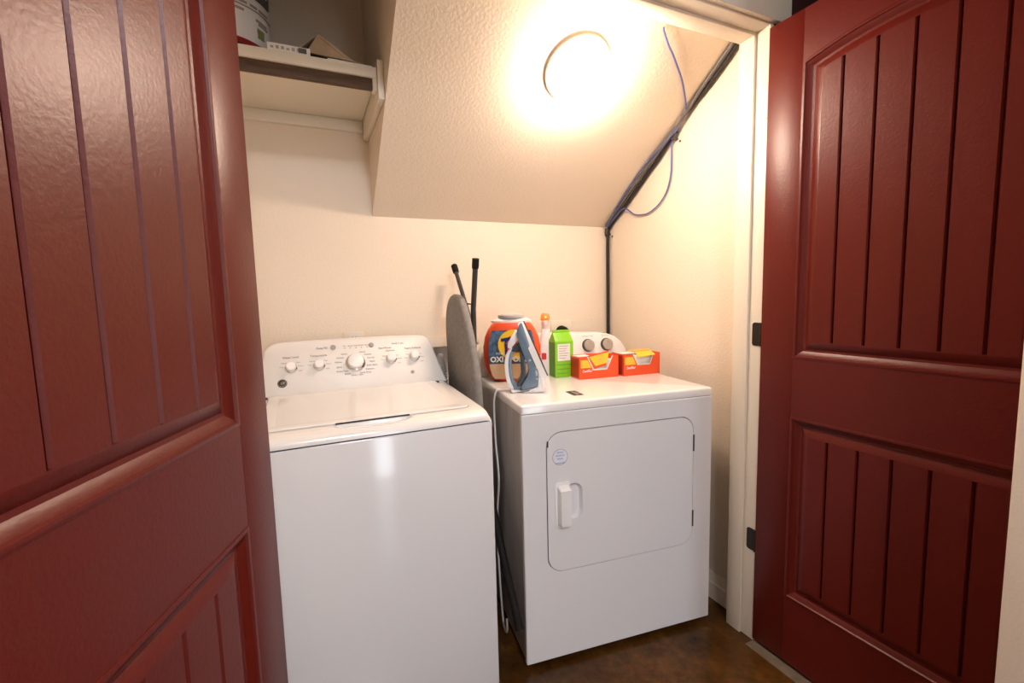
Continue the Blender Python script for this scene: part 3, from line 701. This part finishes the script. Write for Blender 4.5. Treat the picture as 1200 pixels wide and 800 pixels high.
# ------------------------------------------------------------ dispenser boxes
def make_box(loc, rz, label, second):
    t = thing('dispenser_box', label, 'box', loc, rz, 'orange dispenser boxes on the dryer')
    W, D, H = .178, .095, .090; th = .0016
    n0, n1, n2, n3 = .038, .062, .124, .150
    if second: n0, n1, n2, n3 = .046, .068, .128, .146
    zb = .038 if not second else .046
    fr = [(0, 0), (W, 0), (W, H), (n3, H), (n2, zb), (n1, zb), (n0, H), (0, H)]
    MB().prism(fr, XZ, 0, th).build('front_panel', 'box_orange', t)
    b = MB(); b.box(0, th, th, D, 0, H); b.box(W-th, W, th, D, 0, H); b.box(0, W, D-th, D, 0, H); b.box(0, W, th, D, 0, th)
    b.build('carton', 'box_orange', t)
    MB().box(-.0006, .001, .010, D-.008, .006, H-.006).build('side_print', 'box_dark', t)
    MB().box(.004, W-.004, .010, D-.006, .003, .070 if not second else .082).build('contents', 'white_paper', t, bevel=.004)
    y = MB().prism([(.006, .046), (n1-.010, .046), (n0-.003, .078), (.006, .078)], XZ, -.0008, .0005).build('yellow_label', 'box_yellow', t)
    for k in range(2): MB().box(.010, n0, -.0012, -.0002, .054+.011*k, .0555+.011*k).build('print_line', 'box_amber', y)
    text('lettering', 'Swiffer', .016, front(.034, -.0008, .033, rot=.0), 'ltd_white', t, extrude=.0006, shear=.2)
    MB().prism([(n0-.004, H), (n0+.001, H), (n1+.001, zb+.001), (n2-.001, zb+.001), (n3-.001, H), (n3+.003, H), (n2+.001, zb-.004), (n1-.001, zb-.004)], XZ, -.0004, th+.0004).build('cut_edge', 'white_paper', t)
    if not second:
        # torn flap standing up behind the opening
        f = MB().prism([(.040, .092), (.142, .110), (.124, .050), (.070, .040)], lambda a, b_, d: (a, d+.004+(b_-.04)*.12, b_), 0, .0016).build('flap', 'box_orange', t)
        MB().prism([(.048, .088), (.140, .1035), (.128, .060), (.074, .050)], lambda a, b_, d: (a, d+.004+(b_-.04)*.12, b_), -.0010, .0004).build('flap_label', 'box_yellow', f)
        for k in range(3): MB().prism([(.076, .064+.011*k), (.112, .070+.011*k), (.112, .072+.011*k), (.076, .066+.011*k)], lambda a, b_, d: (a, d+.004+(b_-.04)*.12, b_), -.0016, -.0005).build('print_line', 'box_amber', f)
        MB().box(.004, .060, .018, .070, .0895, .0915).build('lid_flap', 'white_paper', t)
    else:
        MB().add([(.060, -.012, .078), (.150, -.006, .083), (.166, .060, .100), (.090, .060, .100), (.060, -.012, .0765), (.150, -.006, .0815), (.166, .060, .0985), (.090, .060, .0985)], [(0,1,2,3),(7,6,5,4),(0,4,5,1),(1,5,6,2),(2,6,7,3),(3,7,4,0)]).build('flap', 'box_yellow', t)
        MB().box(.070, .160, .040, .085, .0915, .0985).build('flap_packet', 'box_amber', t, bevel=.002)
        MB().box(.004, .075, .020, .080, .0895, .0915).build('lid_flap', 'white_paper', t)
p = on_dryer(.367, .322); make_box(p, DTH+.02, 'orange box beside green carton with a torn yellow flap standing up', False)
p = on_dryer(.168, .318); make_box(p, DTH+.04, 'orange box at the dryer\'s right end with a yellow flap folded over', True)

# ------------------------------------------------------------ ironing board between the machines
def make_board():
    t = thing('ironing_board', 'folded ironing board with a grey cloth cover between washer and dryer', 'ironing board', (-.893, -.28, 0))
    oy = .28
    out = [(-.110, .06), (-.108, .60), (-.107, .90), (-.100, 1.05), (-.098, 1.13), (-.118, 1.195), (-.160, 1.235), (-.216, 1.250), (-.268, 1.243), (-.312, 1.218), (-.355, 1.160), (-.400, 1.085), (-.437, 1.000), (-.458, .92), (-.466, .80), (-.468, .50), (-.462, .06)]
    rows = []
    cy, cz = -.28, .7
    P_ = [(y+oy, z) for y, z in out]
    dense = [(p.x, p.y) for p in cr([(a, b, 0) for a, b in P_], 4)]
    def lp(ins, x): return [(x, (y-0)*(1-ins/.18), .655+(z-.655)*(1-ins/.595)) for y, z in dense]
    rows = [lp(.010, .013), lp(.002, .010), lp(0, .002), lp(0, -.006), lp(.004, -.012), lp(.016, -.0155)]
    m = MB().grid(rows, closed=True); m.add(rows[0], [tuple(range(len(dense)))]); m.add(rows[-1], [tuple(range(len(dense)))[::-1]])
    m.build('cover', 'fabric_grey', t, angle=60)
    # legs: two long tubes crossing behind the board, with rubber tips
    def leg(pts, r=.0105, mt='tube_black'):
        l = MB().tube([(x, y+oy, z) for x, y, z in pts], r, 12).build('leg', mt, t)
        a, b = Vector(pts[0]), Vector(pts[1]); d = (a-b).normalized()
        c0 = a-d*.030; c1 = a+d*.008
        MB().tube([(c0.x, c0.y+oy, c0.z), (c0.x+d.x*.01, c0.y+oy+d.y*.01, c0.z+d.z*.01), (c1.x, c1.y+oy, c1.z)], [.0125, .0135, .0135], 14).build('rubber_tip', 'black', l)
    leg([(.042, -.080, 1.365), (.042, -.205, 1.215), (.042, -.290, 1.110), (.035, -.300, .50)], .0085)
    leg([(.045, -.335, 1.372), (.045, -.292, 1.190), (.045, -.288, 1.06), (.035, -.250, .30)], .0105)
    MB().tube([(.042, .078, 1.213), (.042, -.012, 1.208)], .003, 8).build('crossbar', 'tube_black', t)
    leg([(.006, -.735, .195), (.006, -.690, .262), (.006, -.607, .385), (.010, -.470, .60)], .013, 'black')
make_board()

# ------------------------------------------------------------ things on the back wall
ub = thing('utility_box', 'white recessed washer supply box in the wall behind the ironing board', 'wall box', (-.851, 0, .94))
f = MB(); f.box(-.124, .124, -.010, .001, .082, .128); f.box(-.124, -.104, -.010, .001, -.10, .082); f.box(.104, .124, -.010, .001, -.10, .082); f.box(-.124, .124, -.010, .001, -.12, -.10)
f.build('frame', 'outlet', ub, bevel=.002)
f = MB(); f.box(-.1035, .1035, .080, .084, -.0795, .0815); f.box(-.1035, -.100, .001, .080, -.0795, .0815); f.box(.100, .1035, .001, .080, -.0795, .0815); f.box(-.1, .1, .001, .080, .078, .0815); f.box(-.1, .1, .001, .080, -.0795, -.076)
f.build('recess', 'plastic_white', ub)
for x in (-.05, .05):
    v = MB().tube([(x, .079, .03), (x, .040, .03), (x, .036, .026), (x, .036, -.03)], .009, 12).build('valve', 'badge_silver', ub)
# corrugated drain hose beside the washer
pts = cr([(-.915, -.085, .60), (-.922, -.105, .80), (-.926, -.112, .88), (-.930, -.105, .935), (-.926, -.070, .968), (-.915, -.028, .975), (-.905, .012, .97)], 22)
rad = [.0155+.0028*math.sin(i*1.25) for i in range(len(pts))]
tag(MB().tube(pts, rad, 14).build('drain_hose', 'hose_grey', angle=80), 'grey corrugated drain hose behind the washer console', 'hose')
# outlet plate above the washer
o1 = thing('wall_outlet', 'cream outlet plate peeking above the washer console', 'outlet', (-1.266, 0, 1.060))
MB().prism(rrect(-.040, .040, -.060, .048, .004, 3), XZ, -.006, 0).build('plate', 'outlet', o1, bevel=.0015)
for z in (-.028, .022):
    s_ = MB().prism(rrect(-.017, .017, z-.014, z+.014, .006, 3), XZ, -.0075, -.005).build('socket', 'plastic_white', o1)
    for x in (-.006, .006): MB().box(x-.001, x+.001, -.0079, -.007, z-.005, z+.005).build('slot', 'black', s_)
# dryer outlet with its plug
o2 = thing('wall_outlet', 'cream dryer outlet with a black plug, above the green carton', 'outlet', (-.288, 0, 1.052))
MB().prism(rrect(-.058, .058, -.060, .060, .004, 3), XZ, -.006, 0).build('plate', 'outlet', o2, bevel=.0015)
MB().lathe([(0, 0), (.034, 0), (.032, .004), (0, .004)], M=front(0, -.006, 0), seg=30).build('socket', 'black', o2)
pg = thing('power_plug', 'black dryer plug and cord in the back wall outlet', 'plug', (-.286, -.010, 1.052))
MB().lathe([(0, 0), (.030, 0), (.031, .012), (.026, .026), (.014, .032), (0, .032)], M=front(0, -.0005, 0), seg=26).build('plug_body', 'black', pg)
MB().tube(cr([(0, -.028, 0), (.004, -.040, -.012), (.012, -.042, -.050), (.018, -.034, -.12), (.02, -.03, -.40)], 6), .009, 10).build('cord', 'black', pg)

# ------------------------------------------------------------ cables in the corner and along the slope
def slope_z(y): return ZS - K*y
def wallpt(x, y, z): return (x, y, z)
c1 = [(-.012, -.014, .20), (-.012, -.014, .95), (-.012, -.014, 1.30), (-.012, -.016, 1.53), (-.013, -.040, slope_z(-.040)-.022), (-.013, -.153, 1.652), (-.013, -.302, 1.758), (-.014, -.420, 1.842), (-.014, -.500, 1.925), (-.014, -.570, 1.962), (-.014, -.66, 2.012), (-.014, -.75, 2.074), (-.014, -.826, slope_z(-.826)-.014)]
tag(MB().tube(cr(c1, 8), .0085, 10).build('cable', 'cable_black'), 'thick black cable running down the corner and up the slope', 'cable')
c2 = [(-.028, -.022, slope_z(-.022)-.012), (-.029, -.153, slope_z(-.153)-.011), (-.030, -.30, slope_z(-.30)-.013), (-.030, -.42, slope_z(-.42)-.020), (-.028, -.50, slope_z(-.5)-.018), (-.030, -.62, slope_z(-.62)-.012), (-.032, -.826, slope_z(-.826)-.011)]
tag(MB().tube(cr(c2, 8), .0065, 10).build('cable', 'cable_grey'), 'grey cable beside the black one under the sloped ceiling', 'cable')
c3 = [(-.325, -.745, 2.0895), (-.322, -.743, 2.080), (-.275, -.715, 2.058), (-.224, -.687, 2.041), (-.124, -.626, 2.000), (-.034, -.555, 1.945), (-.026, -.53, 1.935), (-.026, -.50, 1.895), (-.012, -.455, 1.853), (-.008, -.449, 1.790), (-.008, -.447, 1.726), (-.008, -.425, 1.665), (-.008, -.384, 1.623), (-.008, -.335, 1.600), (-.008, -.286, 1.592), (-.010, -.220, 1.602), (-.022, -.160, 1.640), (-.026, -.10, 1.612), (-.024, -.03, 1.572)]
tag(MB().tube(cr(c3, 6), .0032, 8).build('wire', 'wire_blue'), 'thin blue wire looping below the cables on the right wall', 'wire')
c4 = [(-.026, -.03, 1.575), (-.040, -.14, slope_z(-.14)-.006), (-.046, -.30, slope_z(-.30)-.006), (-.034, -.44, slope_z(-.44)-.024), (-.026, -.505, slope_z(-.505)-.03)]
tag(MB().tube(cr(c4, 6), .0030, 8).build('wire', 'wire_blue'), 'thin blue wire lying along the cables below the clip', 'wire')
for y, z, w in ((-.475, 1.876, 'halfway up'), (-.020, 1.552, 'at the foot of')):
    cl = thing('cable_clip', 'small dark cable clip %s the slope' % w, 'clip', (0, y, z))
    MB().prism(rrect(-.012, .012, -.016, .016, .004, 3), YZ, -.026, -.0225).build('strap', 'knob_dark', cl)
    for s in (-1, 1): MB().box(-.0225, 0, -.004, .004, s*.014-.003, s*.014+.003).build('arm', 'knob_dark', cl)
    MB().lathe([(0, 0), (.005, 0), (.004, .003), (0, .004)], M=Matrix.Translation((-.0005, -.016, -.026)) @ Matrix.Rotation(-PI/2, 4, 'Y'), seg=12).build('nail', 'brown_wood', cl)

# ------------------------------------------------------------ things on the shelf
STOP = 1.9633
def make_bucket():
    t = thing('bucket', 'white printed bucket with a red band standing on the shelf', 'bucket', (-1.615, -.255, STOP), -.05)
    MB().lathe([(0, .004), (.118, .004), (.120, 0), (.124, 0), (.125, .022), (.1255, .024)], seg=56).build('base', 'black', t)  # black base: shade below the red band put into its colour
    MB().lathe([(.1255, .024), (.1275, .024), (.128, .038), (.1268, .040)], seg=56).build('base_band', 'bucket_red', t)
    MB().lathe([(.1265, .039), (.128, .060), (.133, .33), (.133, .345), (.126, .345)], seg=56).build('wall', 'ltd_white', t)
    MB().lathe([(.126, .340), (.136, .340), (.138, .352), (.130, .360), (0, .358)], seg=56).build('lid', 'ltd_white', t)
    def patch(a0, a1, z0, z1, name, mt, n=10, dr=.0008, th=0):
        rows = []
        for z in (z0, z1):
            rows.append([((.1285+.0165*(z-.06)/.27+dr)*math.cos(math.radians(a0+(a1-a0)*k/n)), (.1285+.0165*(z-.06)/.27+dr)*math.sin(math.radians(a0+(a1-a0)*k/n)), z) for k in range(n+1)])
        r2 = [[(x*.985, y*.985, z) for x, y, z in r] for r in rows]
        m = MB().grid(rows); m.grid(r2); m.grid([rows[0], r2[0]]); m.grid([rows[1], r2[1]]); return m.build(name, mt, t)
    patch(-62, -14, .162, .27, 'label', 'paper_dark')
    patch(-100, -8, .128, .131, 'label_line', 'print_soft')
    for a0, a1, z in ((-70, -52, .136), (-48, -38, .136), (-35, -18, .136), (-80, -56, .114), (-40, -20, .104), (-36, -18, .096)): patch(a0, a1, z, z+.006, 'lettering', 'print_soft', 4)
    for k in range(7): patch(-60+6.2*k, -57+6.2*k, .186+(k % 3)*.004, .212, 'lettering', 'white_paper', 2, .0016)
    patch(-38, -26, .060, .086, 'green_mark', 'green_olive', 4)
make_bucket()
lf = thing('leaflet', 'flat printed leaflet lying on the shelf beside the bucket', 'leaflet', (-1.440, -.320, STOP), 0)
MB().box(-.052, .062, -.092, .11, 0, .020).build('pages', 'white_paper', lf, bevel=.001)
for k in range(7): MB().box(-.044+.014*k, -.036+.014*k, -.0926, -.0915, .005, .005+(.009 if k % 3 else .006)).build('print_line', 'print_soft', lf)
MB().box(.030, .052, -.0928, -.0913, .003, .017).build('print_block', 'paper_dark', lf)
kp = thing('kraft_paper', 'curled brown paper folded into a peak on the shelf', 'paper', (-1.322, -.305, STOP+.0085), 0)
pr_ = [(-.082, .000), (-.074, .022), (-.055, .048), (-.038, .068), (-.026, .076), (-.010, .068), (.012, .048), (.040, .020), (.062, .005), (.088, .0006)]
pp = [(p.x, p.y) for p in cr([(a, b, 0) for a, b in pr_], 4)]
rows = [[(x+y*.06, y, z*(1-.25*abs(y)/.09)) for x, z in pp] for y in (-.10, -.03, .03, .09)]
rows2 = [[(x, y, z-.0016) for x, y, z in r] for r in rows]
m = MB().grid(rows); m.grid(rows2); m.grid([rows[0], rows2[0]]); m.grid([rows[-1], rows2[-1]]); m.build('sheet', 'kraft', kp, angle=70)
pp2 = [(x, z*.70) for x, z in pp[:24]]
rows = [[(x, y, z) for x, z in pp2] for y in (-.086, .0, .086)]; rows2 = [[(x, y, z-.001) for x, y, z in r] for r in rows]
m = MB().grid(rows); m.grid(rows2); m.grid([rows[0], rows2[0]]); m.build('inner_sheet', 'paper_dark', kp, angle=70)
MB().add([(-.030, -.096, .066), (.070, -.100, .0005), (-.066, -.098, .006), (-.030, -.080, .066), (.070, -.090, .0005), (-.066, -.090, .006)], [(0,1,2),(5,4,3),(0,3,4,1),(1,4,5,2),(2,5,3,0)]).build('folded_leaf', 'kraft', kp, smooth=False)
sh = thing('paper_sheet', 'thin white paper sheets lying at the right end of the shelf', 'paper', (-1.262, -.330, STOP), .02)
MB().box(-.07, .060, -.08, .10, 0, .004).build('sheet', 'white_paper', sh); MB().box(-.064, .030, -.070, .10, .0042, .0075).build('sheet', 'kraft', sh)
